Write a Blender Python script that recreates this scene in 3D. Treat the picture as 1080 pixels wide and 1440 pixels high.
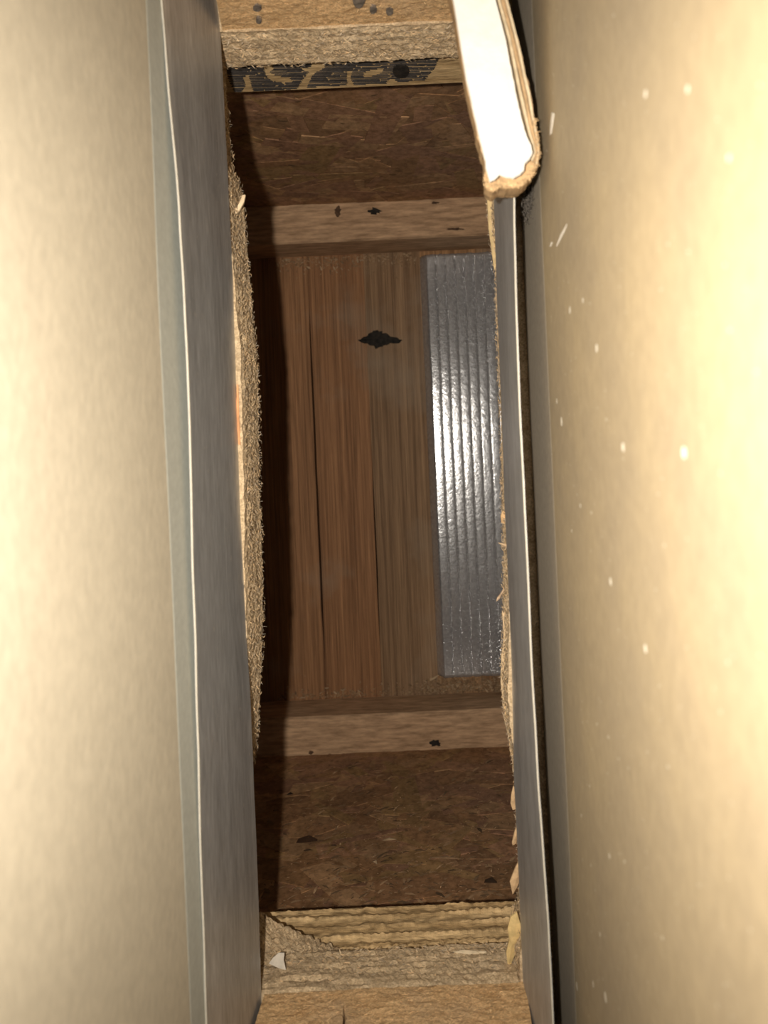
import bpy, math, random
from mathutils import Vector, noise as mnoise

for o in list(bpy.data.objects):
    bpy.data.objects.remove(o, do_unlink=True)
S = bpy.context.scene
COL = S.collection
random.seed(11)

# ------------------------------------------------------------------ camera
# The picture looks straight down a narrow wall cavity into a floor joist bay.
# World: z up, bay floor at z = 0, camera at z = 0.574.
F_PX, VX, VY, ROLL, CAMZ = 1081.0, 610.0, 628.0, math.radians(2.5), 0.574
cam = bpy.data.cameras.new('camera')
cam.sensor_fit = 'VERTICAL'
cam.sensor_height = 36.0
cam.sensor_width = 27.0
cam.lens = F_PX / 1440.0 * 36.0
cam.shift_x = -(VX - 540.0) / 1440.0
cam.shift_y = -(720.0 - VY) / 1440.0
cam.clip_start = 0.005
cam.clip_end = 20
cam.dof.use_dof = True
cam.dof.focus_distance = 0.33
cam.dof.aperture_fstop = 20.0
camo = bpy.data.objects.new('camera', cam)
camo.location = (0, 0, CAMZ)
camo.rotation_euler = (0, 0, -ROLL)
COL.objects.link(camo)
S.camera = camo

# ------------------------------------------------------------------ light
w = bpy.data.worlds.new('world')
S.world = w
w.use_nodes = True
w.node_tree.nodes['Background'].inputs[0].default_value = (1.0, 0.93, 0.82, 1)
w.node_tree.nodes['Background'].inputs[1].default_value = 0.004

# the phone's own flash, a small lamp beside the lens
fl = bpy.data.lights.new('phone_flash_offscreen', 'SPOT')
fl.energy = 4.3
fl.color = (1.0, 0.93, 0.82)
fl.shadow_soft_size = 0.0022
fl.spot_size = math.radians(110)
fl.spot_blend = 1.0
flo = bpy.data.objects.new('phone_flash_offscreen', fl)
flo.location = (-0.0178, 0.001, CAMZ + 0.015)
COL.objects.link(flo)

S.view_settings.view_transform = 'Standard'
S.view_settings.look = 'None'
S.view_settings.gamma = 1.0
S.view_settings.use_curve_mapping = False
S.view_settings.exposure = 0.0

# ------------------------------------------------------------------ helpers
CR, SR = math.cos(ROLL), math.sin(ROLL)


def P(px, py, d):
    """photo pixel at depth d (mm below the lens) -> world metres"""
    dx, dy, k = px - VX, py - VY, F_PX / d
    return Vector(((dx * CR - dy * SR) / k / 1000, (-dx * SR - dy * CR) / k / 1000, CAMZ - d / 1000))


ORG = {}


def tag(o, label=None, cat=None, group=None, kind=None):
    if label: o['label'] = label
    if cat: o['category'] = cat
    if group: o['group'] = group
    if kind: o['kind'] = kind
    return o


def thing(name, loc, label, cat, group=None):
    e = bpy.data.objects.new(name, None)
    e.empty_display_size = 0.02
    e.location = loc
    COL.objects.link(e)
    ORG[e.name] = Vector(loc)
    return tag(e, label, cat, group)


def mesh(name, verts, faces, mat, parent=None, smooth=False, cols=None, org=None):
    verts = [Vector(v) for v in verts]
    if parent is not None:
        o0 = ORG[parent.name]
    elif org is not None:
        o0 = Vector(org)
    else:
        o0 = Vector((sum(v.x for v in verts) / len(verts), sum(v.y for v in verts) / len(verts), min(v.z for v in verts)))
    me = bpy.data.meshes.new(name)
    me.from_pydata([v - o0 for v in verts], [], faces)
    if cols is not None:
        at = me.color_attributes.new('tint', 'FLOAT_COLOR', 'POINT')
        for i, c in enumerate(cols):
            at.data[i].color = (c[0], c[1], c[2], 1)
    me.materials.append(mat)
    if smooth:
        for p in me.polygons: p.use_smooth = True
    me.update()
    ob = bpy.data.objects.new(name, me)
    COL.objects.link(ob)
    if parent is not None:
        ob.parent = parent
    else:
        ob.location = o0
    ORG[ob.name] = o0
    return ob


class MB:
    def __init__(s): s.v, s.f, s.c = [], [], []

    def add(s, v, f, col=None):
        n = len(s.v)
        s.v += [Vector(a) for a in v]
        s.f += [tuple(i + n for i in q) for q in f]
        if col is not None: s.c += [col] * len(v)

    def box(s, x0, x1, y0, y1, z0, z1, col=None):
        s.add([(x0, y0, z0), (x1, y0, z0), (x1, y1, z0), (x0, y1, z0), (x0, y0, z1), (x1, y0, z1), (x1, y1, z1), (x0, y1, z1)],
              [(3, 2, 1, 0), (4, 5, 6, 7), (0, 1, 5, 4), (1, 2, 6, 5), (2, 3, 7, 6), (3, 0, 4, 7)], col)

    def bevbox(s, x0, x1, y0, y1, z0, z1, b):
        """box with chamfered edges"""
        vs, idx = [], {}
        for ix, x in enumerate((x0, x1)):
            for iy, y in enumerate((y0, y1)):
                for iz, z in enumerate((z0, z1)):
                    sx, sy, sz = (b, -b)[ix], (b, -b)[iy], (b, -b)[iz]
                    for a, p in enumerate(((x, y + sy, z + sz), (x + sx, y, z + sz), (x + sx, y + sy, z))):
                        idx[ix, iy, iz, a] = len(vs)
                        vs.append(p)
        g = lambda *k: idx[k]
        f = []
        for i in (0, 1):
            for a in range(3):
                q = []
                for u, v in ((0, 0), (1, 0), (1, 1), (0, 1)):
                    k = [0, 0, 0]
                    k[a] = i; k[(a + 1) % 3] = u; k[(a + 2) % 3] = v
                    q.append(g(*k, a))
                f.append(tuple(q if i else q[::-1]))
        for a in range(3):
            b1, b2 = (a + 1) % 3, (a + 2) % 3
            for u in (0, 1):
                for v in (0, 1):
                    k0, k1 = [0] * 3, [0] * 3
                    k0[a], k1[a] = 0, 1
                    k0[b1] = k1[b1] = u
                    k0[b2] = k1[b2] = v
                    q = [g(*k0, b1), g(*k1, b1), g(*k1, b2), g(*k0, b2)]
                    f.append(tuple(q))
        for ix in (0, 1):
            for iy in (0, 1):
                for iz in (0, 1):
                    f.append((g(ix, iy, iz, 0), g(ix, iy, iz, 1), g(ix, iy, iz, 2)))
        s.add(vs, f)

    def sliver(s, c, ax, L, W, T, up, col=None, curl=0.0):
        """a thin pointed chip or fibre: centre c, long axis ax, thickness along up"""
        ax = Vector(ax).normalized(); up = Vector(up).normalized()
        sd = ax.cross(up)
        if sd.length < 1e-6: sd = ax.orthogonal()
        sd.normalize(); up = sd.cross(ax)
        c = Vector(c)
        a, b = c - ax * L / 2, c + ax * L / 2 + up * curl
        s.add([a - sd * W * .3, a + sd * W * .3, c - sd * W / 2 + up * T, c + sd * W / 2 + up * T, b - sd * W * .1, b + sd * W * .1,
               c - up * T * .3], [(0, 1, 3, 2), (2, 3, 5, 4), (1, 0, 6), (3, 1, 6), (5, 3, 6), (4, 5, 6), (2, 4, 6), (0, 2, 6)], col)

    def build(s, name, mat, parent=None, smooth=False, org=None):
        return mesh(name, s.v, s.f, mat, parent, smooth, s.c if s.c else None, org)


def fix_normals(o):
    import bmesh
    bm = bmesh.new(); bm.from_mesh(o.data)
    bmesh.ops.recalc_face_normals(bm, faces=bm.faces)
    bm.to_mesh(o.data); bm.free()


def lerp_tab(tab, t):
    """tab sorted list of (t, value)"""
    if t <= tab[0][0]: return tab[0][1]
    for (a, va), (b, vb) in zip(tab, tab[1:]):
        if t <= b: return va + (vb - va) * (t - a) / (b - a)
    return tab[-1][1]


def N3(x, y, z, sc=1.0): return mnoise.noise(Vector((x * sc, y * sc, z * sc)))


# ------------------------------------------------------------------ materials
def nodes(name):
    m = bpy.data.materials.new(name)
    m.use_nodes = True
    nt = m.node_tree
    return m, nt, nt.nodes['Principled BSDF']


def nd(nt, t, **kw):
    n = nt.nodes.new(t)
    for k, v in kw.items(): setattr(n, k, v)
    return n


def noise_tex(nt, scale3, detail=6, rough=0.6, dist=0.0, src=None):
    tc = nd(nt, 'ShaderNodeTexCoord')
    mp = nd(nt, 'ShaderNodeMapping')
    mp.inputs['Scale'].default_value = scale3
    nt.links.new(tc.outputs['Object'], mp.inputs['Vector'])
    n = nd(nt, 'ShaderNodeTexNoise')
    n.inputs['Scale'].default_value = 1.0
    n.inputs['Detail'].default_value = detail
    n.inputs['Roughness'].default_value = rough
    n.inputs['Distortion'].default_value = dist
    nt.links.new(mp.outputs[0], n.inputs['Vector'])
    return n


def ramp(nt, fac, stops):
    r = nd(nt, 'ShaderNodeValToRGB')
    e = r.color_ramp.elements
    while len(e) < len(stops): e.new(0.5)
    for i, (p, c) in enumerate(stops):
        e[i].position = p
        e[i].color = (c[0], c[1], c[2], 1)
    nt.links.new(fac, r.inputs[0])
    return r.outputs[0]


def mix(nt, mode, fac, a, b):
    m = nd(nt, 'ShaderNodeMix', data_type='RGBA', blend_type=mode)
    for i, v in ((0, fac), (6, a), (7, b)):
        if hasattr(v, 'links'): nt.links.new(v, m.inputs[i])
        else: m.inputs[i].default_value = v if i == 0 else (v[0], v[1], v[2], 1)
    return m.outputs[2]


def bump(nt, b, h, strength, dist):
    n = nd(nt, 'ShaderNodeBump')
    n.inputs['Strength'].default_value = strength
    n.inputs['Distance'].default_value = dist
    nt.links.new(h, n.inputs['Height'])
    nt.links.new(n.outputs[0], b.inputs['Normal'])


def wood(name, dark, light, coarse, fine, rough=0.75, bstr=0.5, bdist=0.0006, objcol=False, stain=None, stain_scale=14):
    m, nt, b = nodes(name)
    n1 = noise_tex(nt, coarse, 6, 0.65, 0.4)
    n2 = noise_tex(nt, fine, 4, 0.7)
    c = ramp(nt, n1.outputs[0], [(0.3, dark), (0.7, light)])
    f = ramp(nt, n2.outputs[0], [(0.32, (.55, .53, .5)), (0.66, (1.18, 1.18, 1.18))])
    c = mix(nt, 'MULTIPLY', 1.0, c, f)
    if objcol:
        oi = nd(nt, 'ShaderNodeObjectInfo')
        c = mix(nt, 'MULTIPLY', 1.0, c, oi.outputs['Color'])
    if stain:
        n3 = noise_tex(nt, (stain_scale,) * 3, 5, 0.6)
        k = ramp(nt, n3.outputs[0], [(0.52, (0, 0, 0)), (0.9, (1, 1, 1))])
        c = mix(nt, 'MIX', k, c, stain)
    nt.links.new(c, b.inputs['Base Color'])
    b.inputs['Roughness'].default_value = rough
    b.inputs['Specular IOR Level'].default_value = 0.25
    ad = nd(nt, 'ShaderNodeMath', operation='ADD')
    nt.links.new(n1.outputs[0], ad.inputs[0]); nt.links.new(n2.outputs[0], ad.inputs[1])
    bump(nt, b, ad.outputs[0], bstr, bdist)
    return m


def plain(name, col, rough=0.8, var=0.25, scale=300, metal=0.0, bstr=0.3, bdist=0.0003, tint=False):
    m, nt, b = nodes(name)
    n = noise_tex(nt, (scale,) * 3, 5, 0.6)
    c = ramp(nt, n.outputs[0], [(0.3, [x * (1 - var) for x in col]), (0.7, [x * (1 + var) for x in col])])
    if tint:
        a = nd(nt, 'ShaderNodeVertexColor', layer_name='tint')
        c = mix(nt, 'MULTIPLY', 1.0, c, a.outputs[0])
    nt.links.new(c, b.inputs['Base Color'])
    b.inputs['Roughness'].default_value = rough
    b.inputs['Metallic'].default_value = metal
    b.inputs['Specular IOR Level'].default_value = 0.3
    bump(nt, b, n.outputs[0], bstr, bdist)
    return m


def paper(name, base, mott, speck, speck_amt):
    """backing paper of plasterboard: soft mottling, fibres and light flecks of plaster"""
    m, nt, b = nodes(name)
    n1 = noise_tex(nt, (60, 25, 25), 5, 0.6)
    n2 = noise_tex(nt, (900, 300, 500), 4, 0.6)
    c = ramp(nt, n1.outputs[0], [(0.3, mott), (0.7, base)])
    f = ramp(nt, n2.outputs[0], [(0.3, (.9, .9, .9)), (0.7, (1.06, 1.06, 1.06))])
    c = mix(nt, 'MULTIPLY', 1.0, c, f)
    for sc, th, k in speck_amt:
        tc = nd(nt, 'ShaderNodeTexCoord')
        v = nd(nt, 'ShaderNodeTexVoronoi')
        v.inputs['Scale'].default_value = sc
        nt.links.new(tc.outputs['Object'], v.inputs['Vector'])
        sep = nd(nt, 'ShaderNodeSeparateColor')
        nt.links.new(v.outputs['Color'], sep.inputs[0])
        r = nd(nt, 'ShaderNodeMath', operation='MULTIPLY'); r.inputs[1].default_value = th
        nt.links.new(sep.outputs[0], r.inputs[0])
        pw = nd(nt, 'ShaderNodeMath', operation='POWER'); pw.inputs[1].default_value = 3.0
        nt.links.new(sep.outputs[1], pw.inputs[0])
        r2 = nd(nt, 'ShaderNodeMath', operation='MULTIPLY')
        nt.links.new(r.outputs[0], r2.inputs[0]); nt.links.new(pw.outputs[0], r2.inputs[1])
        lt = nd(nt, 'ShaderNodeMath', operation='LESS_THAN')
        nt.links.new(v.outputs['Distance'], lt.inputs[0]); nt.links.new(r2.outputs[0], lt.inputs[1])
        ml = nd(nt, 'ShaderNodeMath', operation='MULTIPLY'); ml.inputs[1].default_value = k
        nt.links.new(lt.outputs[0], ml.inputs[0])
        c = mix(nt, 'MIX', ml.outputs[0], c, speck)
    nt.links.new(c, b.inputs['Base Color'])
    b.inputs['Roughness'].default_value = 0.7
    b.inputs['Specular IOR Level'].default_value = 0.25
    bump(nt, b, n2.outputs[0], 0.25, 0.0002)
    return m


M = {}
M['paper_l'] = paper('ivory_backing_paper', (.60, .535, .415), (.55, .49, .38), (.85, .8, .7), [(350, .12, .4)])
M['paper_r'] = paper('buff_backing_paper', (.41, .325, .205), (.335, .27, .185), (.95, .9, .78), [(160, .2, .8), (420, .3, .5), (900, .4, .4)])
M['fold_l'] = plain('grey_fold_paper', (.49, .495, .44), .7, .08, 500, bstr=.08)
M['fold_r'] = plain('grey_brown_fold_paper', (.37, .315, .245), .7, .1, 500, bstr=.08)
M['plank'] = wood('bay_plank_wood', (.19, .11, .06), (.47, .305, .175), (380, 3.5, 380), (1700, 22, 1700), .7, .5, .0004, True, (.36, .28, .20), 11)
M['slab'] = plain('backing_board', (.28, .18, .10), .9, .2, 60)
M['flange'] = wood('flange_spruce', (.50, .31, .18), (.60, .39, .235), (14, 40, 40), (60, 400, 400), .8, .2, .0003)
M['flange_y'] = wood('flange_sawn_pine', (.46, .30, .14), (.78, .56, .30), (14, 120, 200), (120, 600, 600), .7, .6, .0006)
M['osb'] = wood('strand_board', (.27, .15, .078), (.38, .22, .115), (30, 30, 30), (200, 200, 200), .65, .3, .0004)
M['strand'] = wood('strand_wood', (.8, .8, .8), (1.1, 1.05, 1.0), (50, 50, 50), (260, 260, 260), .6, .25, .0003)
nt = M['strand'].node_tree
a = nd(nt, 'ShaderNodeVertexColor', layer_name='tint')
b = nt.nodes['Principled BSDF']
old = b.inputs['Base Color'].links[0].from_socket
nt.links.new(mix(nt, 'MULTIPLY', 1.0, old, a.outputs[0]), b.inputs['Base Color'])
M['cut'] = wood('raw_sawn_edge', (.44, .31, .18), (.84, .65, .42), (330, 330, 620), (1500, 1500, 2400), .9, .8, .0006, False, (.52, .42, .30), 30)
M['plate'] = wood('plate_end_grain', (.52, .32, .15), (.76, .51, .27), (130, 130, 420), (1500, 1500, 2200), .85, .7, .0005, False, (.42, .33, .24), 26)
M['chip'] = plain('loose_wood_chip', (1.1, 1.1, 1.1), .85, .2, 300, tint=True)
M['knot'] = plain('dark_knot', (.022, .017, .013), .8, .6, 350, bstr=.8, bdist=.001)
M['knot_b'] = plain('brown_knot', (.10, .055, .03), .8, .5, 350, bstr=.6, bdist=.001)
M['ink'] = plain('black_stamp_ink', (.06, .052, .047), .75, .4, 900)
M['gypsum'] = plain('white_plaster_core', (.69, .665, .615), .85, .05, 260, bstr=.5, bdist=.0006)
M['torn'] = plain('torn_brown_paper', (.44, .29, .155), .9, .3, 260, bstr=.8, bdist=.0008)
M['crease'] = plain('pale_paper_layer', (.55, .44, .29), .9, .2, 400, bstr=.8, bdist=.0006)
M['edge'] = plain('raw_cut_edge', (.50, .46, .38), .6, .1, 400)
M['nail'] = plain('grey_brown_nail_mark', (.15, .12, .095), .9, .6, 600, bstr=.6)
M['lint'] = plain('grey_lint', (.10, .085, .07), .95, .4, 500)
M['white_mark'] = plain('scuffed_white', (.85, .8, .72), .8, .1, 500)

# grey galvanised strip
m, nt, b = nodes('grey_galvanised_steel')
n1 = noise_tex(nt, (40, 5, 110), 5, .6); n2 = noise_tex(nt, (1200, 130, 1200), 3, .6)
c = ramp(nt, n1.outputs[0], [(.3, (.38, .38, .385)), (.7, (.56, .565, .57))])
c = mix(nt, 'MULTIPLY', 1.0, c, ramp(nt, n2.outputs[0], [(.3, (.72, .72, .72)), (.75, (1.25, 1.25, 1.25))]))
n3 = noise_tex(nt, (700, 500, 700), 2, .5)
c = mix(nt, 'MIX', ramp(nt, n3.outputs[0], [(.66, (0, 0, 0)), (.74, (.7, .7, .7))]), c, (.62, .58, .52))
nt.links.new(c, b.inputs['Base Color'])
b.inputs['Metallic'].default_value = .45
b.inputs['Roughness'].default_value = .42
bump(nt, b, n2.outputs[0], .2, .0002)
M['steel'] = m
# bright ribbed sheet
m, nt, b = nodes('ribbed_bright_aluminium')
n1 = noise_tex(nt, (420, 420, 420), 3, .6); n2 = noise_tex(nt, (1100, 700, 900), 2, .5)
c = ramp(nt, n1.outputs[0], [(.3, (.55, .55, .56)), (.7, (.74, .74, .75))])
nt.links.new(c, b.inputs['Base Color'])
b.inputs['Metallic'].default_value = .72
b.inputs['Roughness'].default_value = .19
ad = nd(nt, 'ShaderNodeMath', operation='ADD')
n3 = noise_tex(nt, (1500, 1200, 1500), 0, .5)
pk = ramp(nt, n3.outputs[0], [(.62, (0, 0, 0)), (.72, (3, 3, 3))])
nt.links.new(n1.outputs[0], ad.inputs[0]); nt.links.new(pk, ad.inputs[1])
bump(nt, b, ad.outputs[0], .3, .0004)
M['alu'] = m

# ------------------------------------------------------------------ levels (metres)
Z_LF, Z_UF, Z_JT = 0.038, 0.264, 0.302       # top of lower flange, bottom of upper flange, joist top
Z_SF = 0.324                                  # subfloor top
Y_T, Y_B = 0.1458, -0.1845                    # inner faces of the two joists' flanges
FW, WEB = 0.063, 0.0095
XA, XB = -0.34, 0.30                          # how far the bay runs to either side
X_LS, X_RS = -0.0633, 0.0225                  # the two steel strips
X_LW, X_RW = -0.0646, 0.0318                  # plasterboard faces

# ------------------------------------------------------------------ floor of the bay
b_ = MB(); b_.box(XA, XB, Y_B - FW - .03, Y_T + FW + .03, -.036, -.020)
floor = b_.build('floor', M['slab'])
tag(floor, 'narrow brown boards forming the bottom of the joist bay', kind='structure')
edges = [-.2985, -.2565, -.2145, -.1725, -.1305, -.0885, -.0465, -.0045, .0375, .0795, .1215, .1635, .2055]
tints = [(1, .95, .9), (.95, .9, .85), (1, .95, .9), (1.0, .9, .82), (1.05, .84, .7), (1.02, .8, .66), (.92, .88, .84), (1.16, 1.0, .82), (.95, .9, .85), (1, .9, .8), (.95, .95, .9), (1, .9, .8)]
ya, yb = Y_B - FW - .02, Y_T + FW + .02


def joint(x, y):
    """half width of the open joint at board edge x"""
    if abs(x + .0885) < 1e-5: lo, hi, wd = -.165, .116, .00075
    elif abs(x + .0465) < 1e-5: lo, hi, wd = -.155, .006, .00055
    else: return .00006
    t = min((y - lo) / .05, (hi - y) / .05)
    return max(.00006, min(1, t) * wd)


ys = [ya, -.168, -.16, -.14, -.115, -.09, -.06, -.03, -.01, 0, .006, .03, .06, .09, .105, .116, yb]
for i, (x0, x1) in enumerate(zip(edges, edges[1:])):
    vs, fs = [], []
    zt = [0, 0, 0, -.0002, 0, -.0004, .0001, 0, -.0002, 0, 0, 0][i]
    for y in ys:
        a0 = x0 + joint(x0, y) + N3(x0 * 90, y * 40, 1) * .00025
        a1 = x1 - joint(x1, y) + N3(x1 * 90, y * 40, 1) * .00025
        vs += [(a0, y, -.020), (a0, y, zt), (a1, y, zt), (a1, y, -.020)]
    n = len(ys)
    for j in range(n - 1):
        p, q = j * 4, j * 4 + 4
        for k in range(3): fs.append((p + k, q + k, q + k + 1, p + k + 1))
    fs += [(0, 1, 2, 3), (n * 4 - 1, n * 4 - 2, n * 4 - 3, n * 4 - 4)]
    o = mesh('plank', vs, fs, M['plank'], floor)
    fix_normals(o)
    o.color = (*tints[i], 1)


def blob(mb, pts, z0, z1, nrm='z', col=None):
    """low flat inlay from an outline (list of Vectors), lifted along +z"""
    n = len(pts)
    c = sum(pts, Vector()) / n
    vs = [Vector((p.x, p.y, z0)) for p in pts] + [Vector(((p.x * .9 + c.x * .1), (p.y * .9 + c.y * .1), z1)) for p in pts] + [Vector((c.x, c.y, z1))]
    fs = [(i, (i + 1) % n, n + (i + 1) % n, n + i) for i in range(n)] + [(n + i, n + (i + 1) % n, 2 * n) for i in range(n)]
    mb.add(vs, fs, col)


kp = [(503, 479), (512, 474), (520, 468), (530, 463), (540, 467), (550, 473), (562, 475), (568, 479), (560, 483), (548, 484), (540, 487), (531, 491), (522, 486), (511, 483)]
kq = []
for (x0, y0), (x1, y1) in zip(kp, kp[1:] + kp[:1]):
    for k in range(4):
        x, y = x0 + (x1 - x0) * k / 4, y0 + (y1 - y0) * k / 4
        kq.append((x + 3 * N3(x * .21, y * .21, 1), y + 3 * N3(x * .23, y * .23, 8)))
mb = MB(); blob(mb, [P(x, y, 574) for x, y in kq], -.0002, .0005)
mesh('knot', mb.v, mb.f, M['knot'], floor)

# ------------------------------------------------------------------ the two I-joists


def i_joist(name, yin, sgn, label, seed):
    """sgn +1: joist lies towards +y of its inner face yin"""
    rnd = random.Random(seed)
    yo = yin + sgn * FW
    yw = yin + sgn * (FW - WEB) / 2          # inner web face
    t = thing(name, ((XA + XB) / 2, (yin + yo) / 2, 0), label, 'joist')
    y0, y1 = sorted((yin, yo))
    b_ = MB(); b_.bevbox(XA, XB, y0, y1, 0.0, Z_LF, .0012)
    lf = b_.build('bottom_flange', M['flange'], t); fix_normals(lf)
    w0, w1 = sorted((yw, yw + sgn * WEB))
    b_ = MB(); b_.box(XA, XB, w0, w1, Z_LF - .004, Z_UF + .004)
    web = b_.build('web', M['osb'], t)
    # strands lying in the face of the strand board
    sb = MB()
    pal = [(.42, .245, .125), (.37, .21, .105), (.34, .19, .098), (.40, .225, .13), (.46, .28, .15), (.38, .235, .11), (.36, .20, .12)]
    for i in range(420):
        x = rnd.uniform(-.2, .11); z = rnd.uniform(Z_LF + .002, Z_UF - .002)
        L = rnd.uniform(.015, .07); W = rnd.uniform(.006, .024); an = rnd.gauss(0, .75)
        T = rnd.uniform(.0001, .0005)
        ux, uz = math.cos(an), math.sin(an)
        cs = []
        for a_, c_ in ((-1, -1), (1, -1), (1, 1), (-1, 1)):
            sk = rnd.uniform(.75, 1.0)
            px, pz = x + (a_ * L / 2 * sk) * ux - c_ * W / 2 * uz * rnd.uniform(.6, 1), z + (a_ * L / 2 * sk) * uz + c_ * W / 2 * ux * rnd.uniform(.6, 1)
            cs.append((px, min(max(pz, Z_LF + .0005), Z_UF - .0005)))
        c = rnd.choice(pal); k = rnd.uniform(.88, 1.12)
        tl = [T + rnd.uniform(0, .0004) for _ in range(4)]
        vs = [(p[0], yw + sgn * .001, p[1]) for p in cs] + [(p[0], yw - sgn * tl[j], p[1]) for j, p in enumerate(cs)]
        sb.add(vs, [(4, 5, 6, 7), (0, 1, 5, 4), (1, 2, 6, 5), (2, 3, 7, 6), (3, 0, 4, 7)], (c[0] * k, c[1] * k, c[2] * k))
    o = sb.build('wood_strand', M['strand'], web); fix_normals(o); o['kind'] = 'stuff'
    return t, lf, web, yw


jt, jt_lf, jt_web, yw_t = i_joist('floor_joist', Y_T, 1, 'wooden floor joist with black stamped lettering on its upper flange', 3)
jb, jb_lf, jb_web, yw_b = i_joist('floor_joist', Y_B, -1, 'wooden floor joist with ridged saw marks on its upper flange', 8)

# knots on the ledges of the lower flanges
for (px, py, r1, r2, mat, par) in [(475, 297, 5, 8, 'knot_b', jt_lf), (527, 297, 9, 5, 'knot', jt_lf), (612, 1045, 8, 5, 'knot', jb_lf), (437, 1058, 4, 3, 'knot_b', jb_lf), (612, 285, 6, 2, 'knot_b', jt_lf), (640, 322, 14, 2, 'knot_b', jt_lf)]:
    pts = []
    for k in range(20):
        a = -k / 20 * 2 * math.pi
        r = 1 + .75 * N3(px + math.cos(a) * 2.3, py + math.sin(a) * 2.3, 3)
        pts.append(P(px + r1 * r * math.cos(a), py + r2 * r * math.sin(a), 536))
    mb = MB(); blob(mb, pts, Z_LF - .0003, Z_LF + .00012)
    mesh('knot', mb.v, mb.f, M[mat], par)

# upper flange of the stamped joist, with the stamp
b_ = MB(); b_.bevbox(XA, XB, Y_T, Y_T + FW, Z_UF, Z_JT, .0008)
uf = b_.build('top_flange', M['flange_y'], jt); fix_normals(uf)


def on_face(px, py, yface):
    """where the sight line through a pixel meets the upright face y = yface"""
    p = P(px, py, 100)
    k = yface / p.y
    return Vector((p.x * k, yface, CAMZ - .1 * k))


def poly_hits(poly, y):
    xs = []
    for (x0, y0), (x1, y1) in zip(poly, poly[1:] + poly[:1]):
        if (y0 <= y) != (y1 <= y): xs.append(x0 + (x1 - x0) * (y - y0) / (y1 - y0))
    xs.sort()
    return list(zip(xs[::2], xs[1::2]))


# letter areas traced in a 3x view of the stamp (origin 310,70); gaps are bare wood
ink_area = [(20, 20), (930, 20), (905, 75), (860, 130), (795, 132), (700, 142), (420, 155), (340, 160), (300, 168), (60, 182), (30, 120)]
bare = [[(180, 62), (215, 58), (222, 80), (205, 96), (225, 104), (292, 118), (300, 132), (268, 140), (215, 128), (196, 112)],
        [(95, 112), (118, 108), (140, 185), (85, 185), (108, 150)],
        [(392, 40), (440, 40), (438, 75), (405, 92), (385, 110), (362, 158), (325, 162), (352, 120), (378, 88), (330, 84), (382, 72)],
        [(606, 98), (640, 82), (688, 78), (680, 96), (650, 108), (612, 115)],
        [(535, 90), (555, 88), (548, 118), (562, 150), (535, 150)],
        [(705, 128), (728, 118), (745, 132), (720, 146), (700, 146)]]
st = MB()
rr = random.Random(4)
row = 22.0
while row < 184:
    hgt = rr.uniform(4.2, 7.0)
    base = [(a, b) for a, b in poly_hits(ink_area, row)]
    for g in bare:
        cut = poly_hits(g, row)
        for c0, c1 in cut:
            nb = []
            for a, b in base:
                if c1 <= a or c0 >= b: nb.append((a, b)); continue
                if c0 > a: nb.append((a, c0))
                if c1 < b: nb.append((c1, b))
            base = nb
    for a, b in base:
        x = a
        while x < b:
            L = rr.uniform(40, 170); e = min(b, x + L)
            if e - x > 3:
                sl = -(x - 60) * .012
                h2 = hgt * rr.uniform(.45, .95)
                q = []
                for (u, v) in ((x + rr.uniform(0, 8), row), (e - rr.uniform(0, 8), row - .012 * (e - x)), (e, row + h2), (x, row + h2)):
                    q.append(on_face(310 + u / 3, 70 + v / 3, Y_T - .00015))
                q = [Vector((p.x, p.y, min(max(p.z, Z_UF + .0012), Z_JT - .001))) for p in q]
                back = [p + Vector((0, .0004, 0)) for p in q]
                st.add(q + back, [(0, 1, 2, 3), (0, 4, 5, 1), (1, 5, 6, 2), (2, 6, 7, 3), (3, 7, 4, 0)])
            x = e + rr.uniform(-4, 5)
    row += hgt + rr.uniform(-.2, 1.6)
o = st.build('stamp', M['ink'], uf); fix_normals(o)
tag(o, 'smeared black stamped lettering')
pts = [on_face(310 + (762 + 38 * math.cos(a)) / 3, 70 + (88 + 32 * math.sin(a)) / 3, Y_T) for a in [k / 12 * 2 * math.pi for k in range(12)]]
c = sum(pts, Vector()) / 12
vs = [p + Vector((0, .0003, 0)) for p in pts] + [(p * .9 + c * .1) + Vector((0, -.0005, 0)) for p in pts] + [c + Vector((0, -.0007, 0))]
o = mesh('knot', vs, [(i, (i + 1) % 12, 12 + (i + 1) % 12, 12 + i) for i in range(12)] + [(12 + i, 12 + (i + 1) % 12, 24) for i in range(12)], M['knot'], uf); fix_normals(o)

# upper flange of the ridged joist: planer ridges run along its inner face
nx, nz = 260, 30
vs, fs = [], []
xa2, xb2 = -.11, .07
for j in range(nz + 1):
    z = Z_UF + (Z_JT - Z_UF) * j / nz
    for i in range(nx + 1):
        x = xa2 + (xb2 - xa2) * i / nx
        r = abs(math.sin((z - Z_UF) / .0062 * math.pi + .25 * N3(x * 40, z * 40, 2)))
        sc = .5 + .5 * math.sin(x / .0014 * math.pi + 3 * N3(x * 60, z * 150, 9)) + .6 * N3(x * 180, z * 200, 1)
        amp = (1 - r) * (.0013 + .0008 * sc) * max(.15, min(1, .75 + 1.0 * N3(x * 25, z * 60, 5)))
        amp += .0007 * N3(x * 300, z * 300, 4)
        if j in (0, nz): amp = 0
        vs.append((x, Y_B + amp, z))
for j in range(nz):
    for i in range(nx):
        a = j * (nx + 1) + i
        fs.append((a, a + nx + 1, a + nx + 2, a + 1))
n0 = len(vs)
vs += [(XA, Y_B - FW, Z_UF), (XB, Y_B - FW, Z_UF), (XB, Y_B - FW, Z_JT), (XA, Y_B - FW, Z_JT), (XA, Y_B, Z_UF), (XB, Y_B, Z_UF), (XB, Y_B, Z_JT), (XA, Y_B, Z_JT)]
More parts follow.
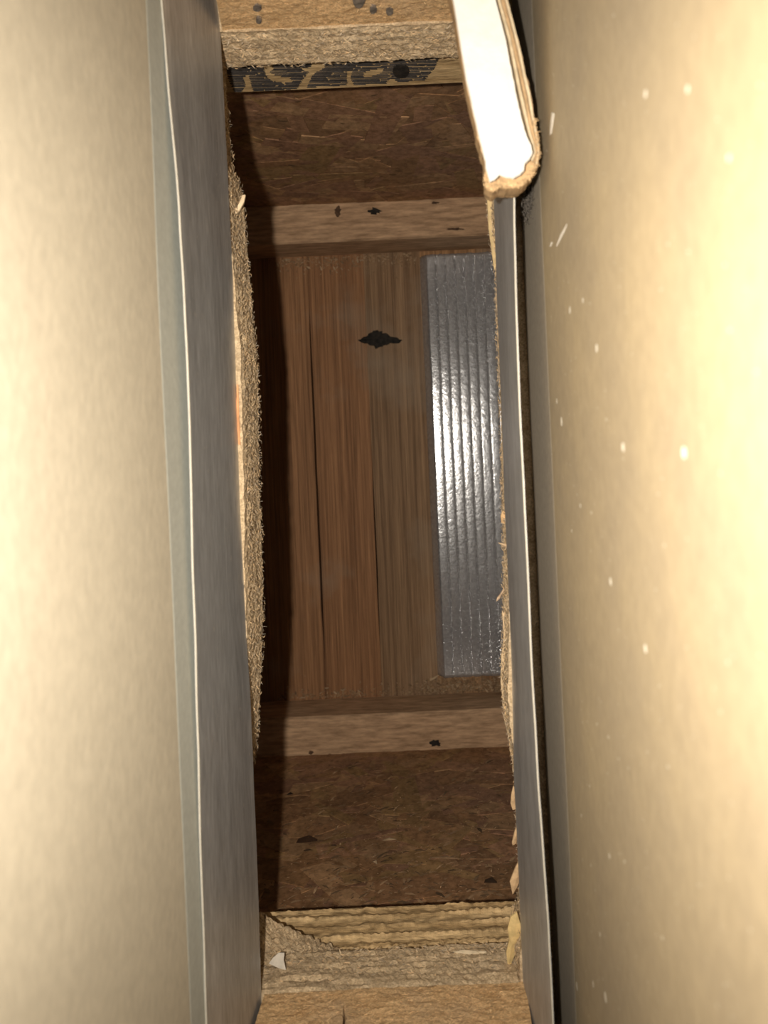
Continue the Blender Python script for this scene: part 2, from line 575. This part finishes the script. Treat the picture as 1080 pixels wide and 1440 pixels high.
tl, tr, bl, br = nz * (nx + 1), nz * (nx + 1) + nx, 0, nx
fs += [(n0, n0 + 1, n0 + 2, n0 + 3), (n0, n0 + 4, n0 + 5, n0 + 1), (n0 + 3, n0 + 2, n0 + 6, n0 + 7), (n0, n0 + 3, n0 + 7, n0 + 4), (n0 + 1, n0 + 5, n0 + 6, n0 + 2),
       (n0 + 4, n0 + 7, tl, bl), (br, tr, n0 + 6, n0 + 5)]
o = mesh('top_flange', vs, fs, M['flange_y'], jb); fix_normals(o)
tag(o, 'yellow upper flange with rows of ridged saw marks')
jb_uf = o

# loose chips caught on the web under the ridged flange
cb = MB()
rr = random.Random(21)
for i in range(2000):
    z = Z_LF + (Z_UF - Z_LF) * min(1, rr.random() ** .5)
    x = rr.gauss(-.02, .05)
    if not -.16 < x < .07: continue
    L = rr.choice((rr.uniform(.0006, .002), rr.uniform(.0006, .002), rr.uniform(.002, .006)))
    a = rr.gauss(0, .6)
    k = rr.uniform(.2, 1.0)
    cb.sliver((x, yw_b + .0012, z), (math.cos(a), rr.uniform(-.1, .3), math.sin(a)), L, L * rr.uniform(.15, .4), .0003, (0, 1, 0), (.46 * k, .29 * k, .16 * k))
o = cb.build('wood_chip', M['chip'], jb_web); o['kind'] = 'stuff'
cb = MB()
for i in range(70):
    z = rr.uniform(Z_LF + .004, Z_UF - .01); x = rr.uniform(-.12, .06)
    k = rr.choice((.35, .9, .7))
    L = rr.uniform(.001, .007)
    cb.sliver((x, yw_t - .0012, z), (1, 0, rr.gauss(0, .35)), L, rr.uniform(.0003, .0007) if k > .5 else L * .3, .0002, (0, -1, 0), (.34 * k, .21 * k, .11 * k))
o = cb.build('wood_chip', M['chip'], jt_web); o['kind'] = 'stuff'
for (px, py, L, W, a, colr) in [(548, 1181, .0075, .0014, -.02, (.55, .40, .24)), (628, 1207, .017, .0012, .2, (.36, .23, .13)), (527, 1213, .004, .0022, .9, (.4, .28, .17)), (432, 1182, .011, .008, .1, (.07, .035, .018)), (408, 1117, .004, .0022, 0, (.03, .018, .01)), (690, 1240, .006, .005, .3, (.06, .035, .02))]:
    p = on_face(px, py, yw_b + .0022)
    mb = MB(); mb.sliver(p, (math.cos(a), .02, math.sin(a)), L, W, .0009, (0, 1, 0), colr)
    mb.build('chip', M['chip'], jb_web)

# ------------------------------------------------------------------ subfloor with the sawn opening
DB, DT = 272.0, 250.0
left_px = [(60, 311), (110, 316), (180, 322), (235, 327), (262, 338), (290, 343), (350, 346), (400, 352), (450, 356), (500, 361), (550, 363), (600, 364), (700, 366), (800, 368), (870, 370), (950, 366), (1000, 364), (1050, 360), (1090, 353), (1150, 352), (1250, 356), (1300, 362), (1345, 366)]
right_px = [(60, 690), (270, 686), (340, 690), (380, 697), (500, 701), (600, 705), (700, 707), (780, 709), (880, 708), (950, 706), (990, 708), (1040, 718), (1085, 724), (1150, 728), (1200, 730), (1255, 730), (1285, 720), (1345, 724)]
lp = [P(x, y, DB) for y, x in left_px]
rp = [P(x, y, DB) for y, x in right_px]
YO_T, YO_B = .1373, -.1766
ltab = sorted((p.y, p.x) for p in lp)
rtab = sorted((p.y, p.x) for p in rp)
loop = []            # (x, y, nx, ny) counter-clockwise; n points into the wood
st_ = .0009
y = YO_T
while y > YO_B:
    loop.append((lerp_tab(ltab, y), y, -1, 0)); y -= st_
x = lerp_tab(ltab, YO_B); x1 = lerp_tab(rtab, YO_B)
while x < x1:
    loop.append((x, YO_B, 0, -1)); x += st_
y = YO_B
while y < YO_T:
    loop.append((lerp_tab(rtab, y), y, 1, 0)); y += st_
x = lerp_tab(rtab, YO_T); x0 = lerp_tab(ltab, YO_T)
while x > x0:
    loop.append((x, YO_T, 0, 1)); x -= st_
n = len(loop)
R = 14
vs, fs = [], []
for j in range(R + 1):
    t = j / R
    z = Z_JT + (Z_SF - Z_JT) * t
    for (x, y, ax, ay) in loop:
        d = .0005 * N3(x * 260, y * 260, z * 420) + .0006 * N3(x * 900, y * 900, z * 1200) + .0008 * N3(x * 60, y * 60, z * 700)
        if ax == -1:      # sawn face on the fuzzy side leans back towards its top
            d += .0006 * t
        if ay == 1: d += .0004 * t
        if ay == -1: d -= .0014 * t
        d *= 1.0 if 0 < j < R else .6
        vs.append((x + ax * d, y + ay * d, z))
for j in range(R):
    for i in range(n):
        a, b = j * n + i, j * n + (i + 1) % n
        fs.append((a, b, b + n, a + n))
# caps out to the rectangle
X0, X1, Y0, Y1 = -.33, .29, Y_B - .10, Y_T + .10
cx, cy = -.02, -.02


def to_rect(x, y):
    dx, dy = x - cx, y - cy
    k = min(((X1 - cx) / dx) if dx > 1e-9 else 1e9, ((X0 - cx) / dx) if dx < -1e-9 else 1e9, ((Y1 - cy) / dy) if dy > 1e-9 else 1e9, ((Y0 - cy) / dy) if dy < -1e-9 else 1e9)
    return cx + dx * k, cy + dy * k


o_b = len(vs)
for (x, y, ax, ay) in loop:
    u, v = to_rect(x, y); vs.append((u, v, Z_JT))
o_t = len(vs)
for (x, y, ax, ay) in loop:
    u, v = to_rect(x, y); vs.append((u, v, Z_SF))
for i in range(n):
    k = (i + 1) % n
    fs += [(i, o_b + i, o_b + k, k), (R * n + i, R * n + k, o_t + k, o_t + i), (o_b + i, o_t + i, o_t + k, o_b + k)]
sub = mesh('subfloor_panel', vs, fs, M['cut']); fix_normals(sub)
tag(sub, 'rough sawn subfloor board with a fuzzy rectangular opening above the joist bay', 'subfloor')

# fibres hanging off the sawn edge
fb = MB()
rr = random.Random(5)
for i in range(11000):
    x, y, ax, ay = loop[rr.randrange(n)]
    z = Z_JT + (Z_SF - Z_JT) * rr.random()
    along = Vector((ay, -ax, 0)) * rr.choice((-1, 1))
    dr = along * rr.uniform(.2, 1) + Vector((-ax, -ay, 0)) * rr.uniform(-.1, .22) + Vector((0, 0, rr.gauss(0, .45)))
    L = rr.uniform(.0005, .0018) if ax else rr.uniform(.0006, .0026)
    k = rr.uniform(.35, 1.4)
    c = rr.choice(((.62, .46, .28), (.55, .42, .27), (.48, .38, .27), (.66, .46, .26)))
    off = rr.uniform(0, .0009)
    fb.sliver((x - ax * off, y - ay * off, z), dr, L, rr.uniform(.00012, .0004), .00015, (-ax, -ay, .3), (c[0] * k, c[1] * k, c[2] * k), rr.uniform(0, .0005))
for i in range(260):   # fine hairs along the lower rim
    x, y, ax, ay = loop[rr.randrange(n)]
    if ax == 0: continue
    dr = Vector((-ax, rr.gauss(0, .8), rr.uniform(-1, .3)))
    fb.sliver((x - ax * .0006, y, Z_JT + .001), dr, rr.uniform(.0008, .0022), .0001, .0001, (0, 0, 1), (.5, .42, .33), .0004)
o = fb.build('wood_fibre', M['chip'], sub); o['kind'] = 'stuff'


def splinter(pts, d0, d1, col, parent, name='splinter', T=.0007, rot=False):
    """a flat torn splinter: outline in photo pixels, from depth d0 at its first point to d1 at its last"""
    n = len(pts)
    ys_ = [p[1] for p in pts]; lo, hi = min(ys_), max(ys_)
    q = [P(x, y, d0 + (d1 - d0) * ((y - lo) / max(1, hi - lo))) for x, y in pts]
    c = sum(q, Vector()) / n + Vector((0, 0, T))
    vs = q + [v + Vector((0, 0, -T)) for v in q] + [c]
    fs = [(i, (i + 1) % n, 2 * n) for i in range(n)] + [(i, i + n, (i + 1) % n + n, (i + 1) % n) for i in range(n)] + [tuple(range(n, 2 * n))]
    o = mesh(name, vs, fs, M['chip'], parent, cols=[col] * len(vs)); fix_normals(o)
    return o


OR = (.68, .47, .27)
splinter([(722, 1105), (719, 1118), (718, 1130), (721, 1139), (726, 1138), (727, 1112)], 262, 268, OR, sub)
splinter([(729, 1158), (724, 1168), (720, 1185), (721, 1189), (726, 1186), (730, 1170)], 262, 268, OR, sub)
splinter([(733, 1205), (724, 1222), (717, 1240), (721, 1258), (728, 1246), (736, 1225)], 258, 266, OR, sub)
splinter([(727, 1283), (718, 1290), (714, 1306), (716, 1322), (712, 1340), (714, 1358), (712, 1378), (720, 1352), (728, 1335), (735, 1310)], 254, 262, (.70, .52, .24), sub)
splinter([(706, 858), (712, 880), (708, 900), (705, 925), (704, 960), (707, 985), (713, 985), (718, 930), (717, 880)], 262, 268, (.55, .40, .24), sub)
splinter([(708, 990), (712, 1015), (717, 1050), (722, 1075), (725, 1050), (720, 1005)], 260, 266, (.62, .42, .22), sub)
splinter([(703, 836), (699, 841), (698, 846), (703, 842), (710, 829), (709, 826)], 264, 266, (.5, .36, .24), sub)
splinter([(700, 763), (706, 768), (716, 771), (716, 766), (706, 764)], 262, 264, (.6, .44, .28), sub)
splinter([(707, 718), (704, 726), (705, 735), (710, 737), (713, 722)], 262, 266, (.58, .38, .2), sub)
splinter([(685, 280), (687, 320), (691, 350), (695, 380), (699, 372), (697, 330), (693, 275)], 258, 262, (.42, .31, .16), sub)
splinter([(341, 274), (338, 284), (332, 293), (325, 301), (326, 305), (336, 297), (343, 284), (345, 274)], 262, 260, (.75, .58, .38), sub)
splinter([(333, 540), (332, 580), (335, 625), (338, 626), (336, 580), (335, 542)], 249.5, 249.5, (.62, .30, .14), sub, T=.0003)
splinter([(342, 770), (345, 775), (350, 783), (354, 781), (350, 772), (345, 766)], 262, 264, (.72, .52, .34), sub)
# plaster crumbs and pale chips on the sawn face by the ridged flange
splinter([(392, 1340), (384, 1347), (378, 1355), (393, 1362), (402, 1364), (399, 1350), (400, 1340)], 262, 259, (.56, .5, .42), sub, T=.0002)
splinter([(637, 1339), (650, 1336), (684, 1338), (684, 1341), (660, 1342)], 267, 266, (.62, .5, .34), sub, T=.0002)

# splintered corner hanging below the sawn edge
nu, nv = 46, 22
vs, fs = [], []
for j in range(nv + 1):
    v = j / nv
    for i in range(nu + 1):
        u = i / nu
        px = 366 + u * 130
        top = 1281 + 60 * u ** .8
        py = top + (1346 - top) * v
        d = 283 - 13 * v
        p = P(px + 1.2 * N3(u * 30, v * 12, 3), py + 2.5 * N3(u * 26, 4, v * 9) * (1 - v), d)
        p.z += .0022 * N3(u * 14, v * 9, 7) + .0013 * N3(u * 45, v * 25, 2)
        p.y += .0012 * N3(u * 22, v * 14, 12)
        vs.append(p)
m_ = len(vs)
vs += [Vector((v.x, v.y - .006, v.z - .003)) for v in vs]
for j in range(nv):
    for i in range(nu):
        a = j * (nu + 1) + i
        fs += [(a, a + 1, a + nu + 2, a + nu + 1), (m_ + a, m_ + a + nu + 1, m_ + a + nu + 2, m_ + a + 1)]
for i in range(nu):
    fs += [(i, m_ + i, m_ + i + 1, i + 1), (nv * (nu + 1) + i, nv * (nu + 1) + i + 1, m_ + nv * (nu + 1) + i + 1, m_ + nv * (nu + 1) + i)]
for j in range(nv):
    a, b = j * (nu + 1), (j + 1) * (nu + 1)
    fs += [(a, b, m_ + b, m_ + a), (a + nu, m_ + a + nu, m_ + b + nu, b + nu)]
o = mesh('splintered_corner', vs, fs, M['cut'], sub); fix_normals(o)

# ------------------------------------------------------------------ bottom plates, sawn through


CRACK = [(484, 1414), (486, 1420), (482, 1426), (485, 1432), (483, 1440), (484, 1452)]
ctab = sorted((q.z, q.x) for q in (on_face(x, y, -.1752) for x, y in CRACK))


def plate(yface, sgn, label, seed):
    nx, nz = (110, 48) if sgn > 0 else (300, 60)
    x0, x1, z0, z1 = X_LS + .0005, X_RS - .0005, Z_SF, Z_SF + .038
    vs, fs = [], []
    for j in range(nz + 1):
        z = z0 + (z1 - z0) * j / nz
        for i in range(nx + 1):
            xl = x0 + (.17 * (z - z0) if sgn > 0 else 0)
            x = xl + (x1 - xl) * i / nx
            a = .0003 * N3(x * 120, seed, z * 260) + .0003 * N3(x * 500, seed, z * 700) + .0004 * N3(x * 30, seed, z * 30)
            if sgn < 0 and ctab[0][0] <= z <= ctab[-1][0] and abs(x - lerp_tab(ctab, z)) < .00036:
                a += .012          # the short crack is a groove in the end grain
            vs.append((x, yface + sgn * a, z))
    for j in range(nz):
        for i in range(nx):
            q = j * (nx + 1) + i
            fs.append((q, q + 1, q + nx + 2, q + nx + 1))
    n0 = len(vs)
    yb_ = yface + sgn * .10
    vs += [(x0, yb_, z0), (x1, yb_, z0), (x1, yb_, z1), (x0 + (.17 * .038 if sgn > 0 else 0), yb_, z1)]
    bl, br, tl, tr = 0, nx, nz * (nx + 1), nz * (nx + 1) + nx
    fs += [(n0, n0 + 1, n0 + 2, n0 + 3), tuple([n0] + list(range(0, nx + 1)) + [n0 + 1]), tuple([n0 + 3] + [tl + i for i in range(nx + 1)] + [n0 + 2]),
           tuple([n0] + [j * (nx + 1) for j in range(nz + 1)] + [n0 + 3]), tuple([n0 + 1] + [j * (nx + 1) + nx for j in range(nz + 1)] + [n0 + 2])]
    t = thing('bottom_plate', ((x0 + x1) / 2, (yface + yb_) / 2, z0), label, 'wall plate')
    o = mesh('timber', vs, fs, M['plate'], t); fix_normals(o)
    return t


pt = plate(.1382, 1, 'sawn end of wall plate with dark nail marks above the stamped joist', 3.3)
pb = plate(-.1752, -1, 'orange sawn end of wall plate with a short crack above the ridged joist', 8.1)


def face_blob(px, py, r1, r2, yface, sgn, mat, name, parent, lift=.0007):
    pts = []
    for k in range(12):
        a = k / 12 * 2 * math.pi
        r = 1 + .3 * N3(px + math.cos(a), py + math.sin(a), 5)
        pts.append(on_face(px + r1 * r * math.cos(a), py + r2 * r * math.sin(a), yface - sgn * lift))
    pts = [Vector((p.x, p.y, max(p.z, Z_SF + .0002))) for p in pts]
    c = sum(pts, Vector()) / 12
    vs = [p + Vector((0, sgn * .0015, 0)) for p in pts] + pts + [c]
    o = mesh(name, vs, [(i, (i + 1) % 12, 12 + (i + 1) % 12, 12 + i) for i in range(12)] + [(12 + i, 12 + (i + 1) % 12, 24) for i in range(12)], M[mat], parent)
    fix_normals(o)


for (px, py, a, b) in [(364, 30, 4, 4), (362, 12, 6, 5), (505, 1, 9, 11), (525, 15, 5, 5), (548, 17, 5, 5), ]:
    if py > 26: face_blob(px, py, a, b, .1376, 1, 'nail', 'nail_mark', pt, .0003)
    else: face_blob(px, py, a, b, .1382, 1, 'nail', 'nail_mark', pt)
for par, yf, sg in ((pt, .1382, 1), (pb, -.1752, -1)):
    fb = MB(); rr = random.Random(40 + sg)
    for i in range(1500):
        a = rr.gauss(0, .5); k = rr.uniform(.5, 1.3); L = rr.uniform(.0006, .0022)
        fx, fz = rr.uniform(-.058, .021), rr.uniform(Z_SF + .001, Z_SF + .03)
        if sg < 0 and abs(fx - lerp_tab(ctab, fz)) < .0016: continue
        fb.sliver((fx, yf - sg * .0003, fz), (math.cos(a), -sg * rr.uniform(-.1, .15), math.sin(a)), L, rr.uniform(.00015, .0004), .00012, (0, -sg, 0), (.64 * k, .44 * k, .235 * k))
    o = fb.build('wood_fibre', M['chip'], par); o['kind'] = 'stuff'

# ------------------------------------------------------------------ grey steel strips along the plate edges


def strip(bot, top, dtop, xdef, thick, sgn, label, zbase=Z_SF):
    tb = sorted((P(x, y, 250).y, P(x, y, 250).x) for y, x in bot)
    tt = sorted((P(x, y, dtop).y, P(x, y, dtop).x) for y, x in top)
    vs, fs = [], []
    ny, nz = 180, 8
    y0, y1 = -.27, .24
    for side in (0, 1):
        for j in range(nz + 1):
            t = j / nz
            for i in range(ny + 1):
                y = y0 + (y1 - y0) * i / ny
                xb_, xt_ = lerp_tab(tb, y), lerp_tab(tt, y)
                x = xb_ + (xt_ - xb_) * t + .00012 * N3(y * 60, t, 2)
                z = zbase + ((CAMZ - dtop / 1000) - zbase) * t
                vs.append((x + side * sgn * thick, y, z))
    k = (ny + 1) * (nz + 1)
    for j in range(nz):
        for i in range(ny):
            a = j * (ny + 1) + i
            fs += [(a, a + 1, a + ny + 2, a + ny + 1), (k + a, k + a + ny + 1, k + a + ny + 2, k + a + 1)]
    for i in range(ny):
        a, b = i, nz * (ny + 1) + i
        fs += [(a, k + a, k + a + 1, a + 1), (b, b + 1, k + b + 1, k + b)]
    for j in range(nz):
        for i in (0, ny):
            a, b = j * (ny + 1) + i, (j + 1) * (ny + 1) + i
            fs.append((a, b, k + b, k + a))
    o = mesh('steel_strip', vs, fs, M['steel']); fix_normals(o)
    ev, ef = [], []
    zt = CAMZ - dtop / 1000
    for i in range(ny + 1):
        y = y0 + (y1 - y0) * i / ny
        x = lerp_tab(tt, y) + .00012 * N3(y * 60, 1.0, 2)
        for a_, b_ in ((-.00004, -.0003), (-.00004, .0002), (thick * .75, .0002), (thick * .75, -.0003)):
            ev.append((x + sgn * a_, y, zt + b_))
    for i in range(ny):
        for k_ in range(4):
            ef.append((i * 4 + k_, i * 4 + (k_ + 1) % 4, i * 4 + 4 + (k_ + 1) % 4, i * 4 + 4 + k_))
    ef += [(0, 1, 2, 3), (ny * 4, ny * 4 + 1, ny * 4 + 2, ny * 4 + 3)]
    e = mesh('cut_edge', ev, ef, M['edge'], o); fix_normals(e); tag(e, 'thin pale cut edge')
    return tag(o, label, 'metal strip')


strip([(-100, 298), (0, 305), (50, 310), (100, 313), (200, 318), (300, 323), (400, 328), (500, 331), (600, 334), (700, 337), (800, 342), (900, 347), (1000, 353), (1100, 357), (1200, 361), (1280, 364), (1350, 366), (1440, 369), (1560, 374)],
      [(-200, 219), (0, 228), (100, 236), (200, 245), (290, 253), (400, 259), (500, 264), (600, 268), (700, 270), (800, 272), (900, 276), (1000, 278), (1140, 282), (1200, 283), (1300, 287), (1440, 291), (1650, 300)],
      196, X_LS, .00045, -1, 'wide grey metal strip with a thin pale edge against the ivory wall')
strip([(0, 684), (262, 694), (400, 698), (500, 702), (600, 706), (700, 709), (800, 714), (900, 718), (1000, 721), (1100, 723), (1200, 728), (1300, 732), (1440, 738), (1560, 743)],
      [(0, 712), (265, 722), (400, 724), (500, 727), (600, 731), (700, 736), (800, 741), (900, 745), (1000, 750), (1100, 756), (1200, 763), (1300, 770), (1440, 777), (1650, 787)],
      204, X_RS, .00045, 1, 'narrow grey metal strip under the plasterboard offcut, a black gap behind it')

# ------------------------------------------------------------------ plasterboard walls
for nm, xf, sgn, mat, fm, zf, lab in (('wall_left', X_LW, -1, 'paper_l', 'fold_l', .389, 'ivory paper back of the plasterboard wall'), ('wall_right', X_RW, 1, 'paper_r', 'fold_r', .3665, 'buff speckled paper back of the plasterboard wall')):
    x0, x1 = sorted((xf, xf + sgn * .0127))
    b_ = MB(); b_.box(x0, x1, -.28, .24, Z_SF, 1.15)
    wl = b_.build(nm, M[mat]); tag(wl, lab, kind='structure')
    # folded-over edge paper along the foot of the board
    vs, fs = [], []
    ny = 90
    for i in range(ny + 1):
        y = -.28 + .52 * i / ny
        zt = zf + .0012 * N3(y * 14, 3, sgn)
        vs += [(xf - sgn * .00008, y, Z_SF), (xf - sgn * .00008, y, zt - .0006), (xf + sgn * .00005, y, zt), (xf + sgn * .002, y, zt), (xf + sgn * .002, y, Z_SF)]
    for i in range(ny):
        for k in range(4): fs.append((i * 5 + k, i * 5 + k + 1, i * 5 + k + 6, i * 5 + k + 5))
    o = mesh('edge_paper', vs, fs, M[fm], wl, smooth=False); fix_normals(o)
    if nm == 'wall_right':
        wr = wl


def on_wall(px, py, xface):
    p = P(px, py, 100); k = xface / p.x
    return Vector((xface, p.y * k, CAMZ - .1 * k))


for pts in ([(797, 315), (793, 326), (783, 346), (782, 346), (788, 330)], [(775, 340), (777, 341), (774, 347), (773, 346)], [(776, 158), (779, 160), (775, 188), (773, 190), (774, 172)]):
    q = [on_wall(x, y, X_RW - .0001) for x, y in pts]
    k = len(q)
    vs = q + [v + Vector((.0008, 0, 0)) for v in q]
    o = mesh('scratch', vs, [tuple(range(k))] + [(i, (i + 1) % k, (i + 1) % k + k, i + k) for i in range(k)], M['white_mark'], wr); fix_normals(o)

# ------------------------------------------------------------------ white plasterboard offcut lying on the steel strip
white = [(622, -70), (637, 0), (646, 55), (655, 110), (664, 150), (673, 190), (680, 218), (684, 240), (689, 256), (696, 252), (703, 246), (712, 249), (722, 251), (731, 246), (738, 238), (739, 230), (745, 224), (750, 214), (748, 204), (742, 192), (738, 178), (731, 150), (725, 120), (718, 86), (712, 55), (697, 0), (684, -70)]
brown = [(620, -70), (636, 0), (645, 55), (654, 110), (663, 150), (672, 190), (680, 222), (682, 248), (684, 262), (692, 268), (700, 264), (708, 262), (720, 262), (732, 262), (741, 256), (748, 248), (757, 232), (759, 215), (758, 200), (755, 178), (753, 165), (748, 130), (742, 104), (734, 70), (728, 44), (716, 0), (698, -70)]
sc = thing('plasterboard_offcut', P(690, 150, 204), 'white plasterboard offcut with torn brown paper rim lying on the metal strip', 'plasterboard')


def densify(pl, m=5):
    out = []
    for (x0, y0), (x1, y1) in zip(pl, pl[1:] + pl[:1]):
        for k in range(m): out.append((x0 + (x1 - x0) * k / m, y0 + (y1 - y0) * k / m))
    return out


def slab(name, outline, levels, mat, parent, jag, seed):
    """levels: (depth, grow px) from the face towards the camera downwards"""
    ol = densify(outline)
    n = len(ol)
    ccx, ccy = sum(p[0] for p in ol) / n, sum(p[1] for p in ol) / n
    vs, fs = [], []
    for (d, g, ref) in levels:
        for i, (x, y) in enumerate(ol):
            j = jag * N3(x * .13, y * .13, seed) + jag * .6 * N3(x * .4, y * .4, seed + 3)
            if y < 120 and x < 680: j *= .2
            nx_, ny_ = x - ccx, (y - ccy) * .25
            l = math.hypot(nx_, ny_) or 1
            q = P(x + nx_ / l * (g + j), y + ny_ / l * (g + j), ref)
            vs.append(Vector((q.x, q.y, CAMZ - d / 1000)))
    for r in range(len(levels) - 1):
        for i in range(n):
            a, b = r * n + i, r * n + (i + 1) % n
            fs.append((a, b, b + n, a + n))
    fs += [tuple(range(n)), tuple(reversed(range((len(levels) - 1) * n, len(levels) * n)))]
    o = mesh(name, vs, fs, M[mat], parent); fix_normals(o)
    return o


slab('gypsum_core', white, [(186.0, -1.6, 186), (186.6, 0, 186), (194, -2.5, 194), (203.6, -5, 203.6)], 'gypsum', sc, .9, 1)
slab('torn_paper', brown, [(190.5, -2.2, 190), (191.2, 0, 190), (197, .5, 191), (201, -3, 191)], 'torn', sc, 2.4, 6)
# pale torn layers down the side of the offcut
for k, (f, d) in enumerate(((.25, 188.6), (.5, 189.2), (.78, 189.8))):
    pts_r = list(zip(white[16:], brown[16:]))
    vs, fs = [], []
    m_ = 0
    for (a, b) in pts_r:
        for t in (f - .10, f + .10):
            t += .06 * N3(a[0] * .1, a[1] * .1, k * 5)
            q = P(a[0] + (b[0] - a[0]) * t, a[1] + (b[1] - a[1]) * t, d)
            vs += [q, q + Vector((0, 0, -.004))]
    nn = len(pts_r)
    for i in range(nn - 1):
        a = i * 4
        fs += [(a, a + 2, a + 6, a + 4), (a, a + 4, a + 5, a + 1), (a + 2, a + 3, a + 7, a + 6)]
    o = mesh('paper_layer', vs, fs, M['crease' if k != 1 else 'torn'], sc); fix_normals(o)
# ragged fibres of paper at the torn end
fb = MB(); rr = random.Random(9)
for i in range(330):
    j = rr.randrange(7, 20)
    (x0, y0), (x1, y1) = brown[j], brown[j + 1]
    t = rr.random(); f = rr.uniform(.55, 1.0)
    wx, wy = white[j]
    x = wx + (x0 + (x1 - x0) * t - wx) * f; y = wy + (y0 + (y1 - y0) * t - wy) * f
    p = P(x, y, 189.8)
    k = rr.uniform(.6, 1.3)
    fb.sliver(p, (rr.gauss(0, 1), rr.gauss(-.5, 1), rr.gauss(0, .3)), rr.uniform(.0005, .0018), .0002, .00015, (0, 0, 1), (.46 * k, .31 * k, .165 * k))
o = fb.build('paper_fibre', M['chip'], sc); o['kind'] = 'stuff'

# dust clump on the wall just under the torn end
fb = MB(); rr = random.Random(2)
c = on_wall(746, 282, X_RW)
for i in range(260):
    v = Vector((-abs(rr.gauss(0, .0008)), rr.gauss(0, .0022), rr.gauss(0, .005)))
    fb.sliver(c + v, (rr.gauss(0, .5), rr.gauss(0, 1), rr.gauss(0, 1)), rr.uniform(.0008, .003), .0003, .0002, (-1, 0, 0))
o = fb.build('dust_clump', M['lint'])
tag(o, 'small grey clump of lint on the buff wall below the plasterboard offcut', 'lint')

# ------------------------------------------------------------------ ribbed metal sheet on the bay floor
xr0, xr1 = .0006, .0585
yr0, yr1 = -.1705, .1415
PIT, NR = .00705, 8
prof = [(xr0 - .0050, .0), (xr0 - .0032, .0032), (xr0 - .0008, .0064)]
for r in range(NR):
    for k, t in enumerate((0, .04, .09, .4, .7, .98)):
        prof.append((xr0 + (r + t) * PIT, .0068 + (.0003 if k == 0 else .0006 + .00007 * math.sin(math.pi * (t - .17) / .83) - .00026 * t)))
prof += [(xr0 + NR * PIT, .0068), (xr0 + NR * PIT + .001, .004), (xr0 + NR * PIT + .0014, 0)]
vs, fs = [], []
ny = 150
for i in range(ny + 1):
    y = yr0 + (yr1 - yr0) * i / ny
    for (x, z) in prof:
        endw = 1
        jag = .0012 * N3(x * 400, i, 2) if i in (0, ny) else 0
        vs.append((x + .0003 * N3(y * 30, 5, 1), y + jag, max(0, z * (.55 + .45 * max(0, endw))) + (.0006 * N3(x * 12, y * 14, 7) + .00006 * N3(x * 200, y * 240, 3) if z > .003 else 0) + .0002))
k = len(prof)
for i in range(ny):
    for j in range(k - 1):
        a = i * k + j
        fs.append((a, a + 1, a + k + 1, a + k))
fs += [tuple(reversed(range(k))), tuple(range(ny * k, ny * k + k))]
o = mesh('ribbed_sheet', vs, fs, M['alu'], smooth=False); fix_normals(o)
for p in o.data.polygons:
    p.use_smooth = len(p.vertices) == 4
tag(o, 'shiny ribbed metal sheet lying on the brown boards of the joist bay', 'metal sheet')

# ------------------------------------------------------------------ sawdust swept against the flange
rr = random.Random(33)
dust = ((.30, .19, .10), (.24, .15, .08), (.36, .25, .15), (.2, .12, .065))
for cnt, xa_, xb_, pyc, sg, h, lab in ((4200, 596, 730, 986, -20, .0045, 'brown sawdust heaped against the end of the ribbed sheet'),
                                       (2200, 392, 597, 986, -13, .0016, 'thin sawdust along the foot of the joist with ridged saw marks'),
                                       (800, 388, 596, 357, 11, .0010, 'thin dusting of sawdust at the foot of the stamped joist')):
    sd = MB()
    for i in range(cnt):
        px = rr.uniform(xa_, xb_); py = pyc - (px - 400) * .044 + (14 if pyc > 900 else 4) + math.copysign(abs(rr.gauss(0, abs(sg))), sg)
        p = P(px, py, 574)
        if not Y_B + .0012 < p.y < Y_T - .0012: continue
        if xa_ == 596 and p.y > yr0 - .0016: continue
        if xa_ != 596 and p.x > -.0070: continue
        z = abs(rr.gauss(0, .5)) * h + .0003
        L = rr.uniform(.0006, .0024) if rr.random() < .92 else rr.uniform(.0025, .004)
        c = rr.choice(dust); k = rr.uniform(.7, 1.25)
        dz = rr.gauss(0, .15)
        sd.sliver((p.x, p.y, max(z, abs(dz) * L / 2 + .0001)), (rr.gauss(0, 1), rr.gauss(0, .8), dz), L, L * rr.uniform(.15, .45), .00025, (0, 0, 1), (c[0] * k, c[1] * k, c[2] * k))
    o = sd.build('sawdust', M['chip'])
    tag(o, lab, 'sawdust', kind='stuff')
mb = MB(); p = P(611, 951, 572)
mb.sliver(p + Vector((0, 0, .0035)), (1, .55, 0), .008, .0014, .0006, (0, 0, 1), (.5, .36, .22))
o = mb.build('wood_sliver', M['chip']); tag(o, 'pale wood sliver on the sawdust at the corner of the ribbed sheet', 'wood sliver')
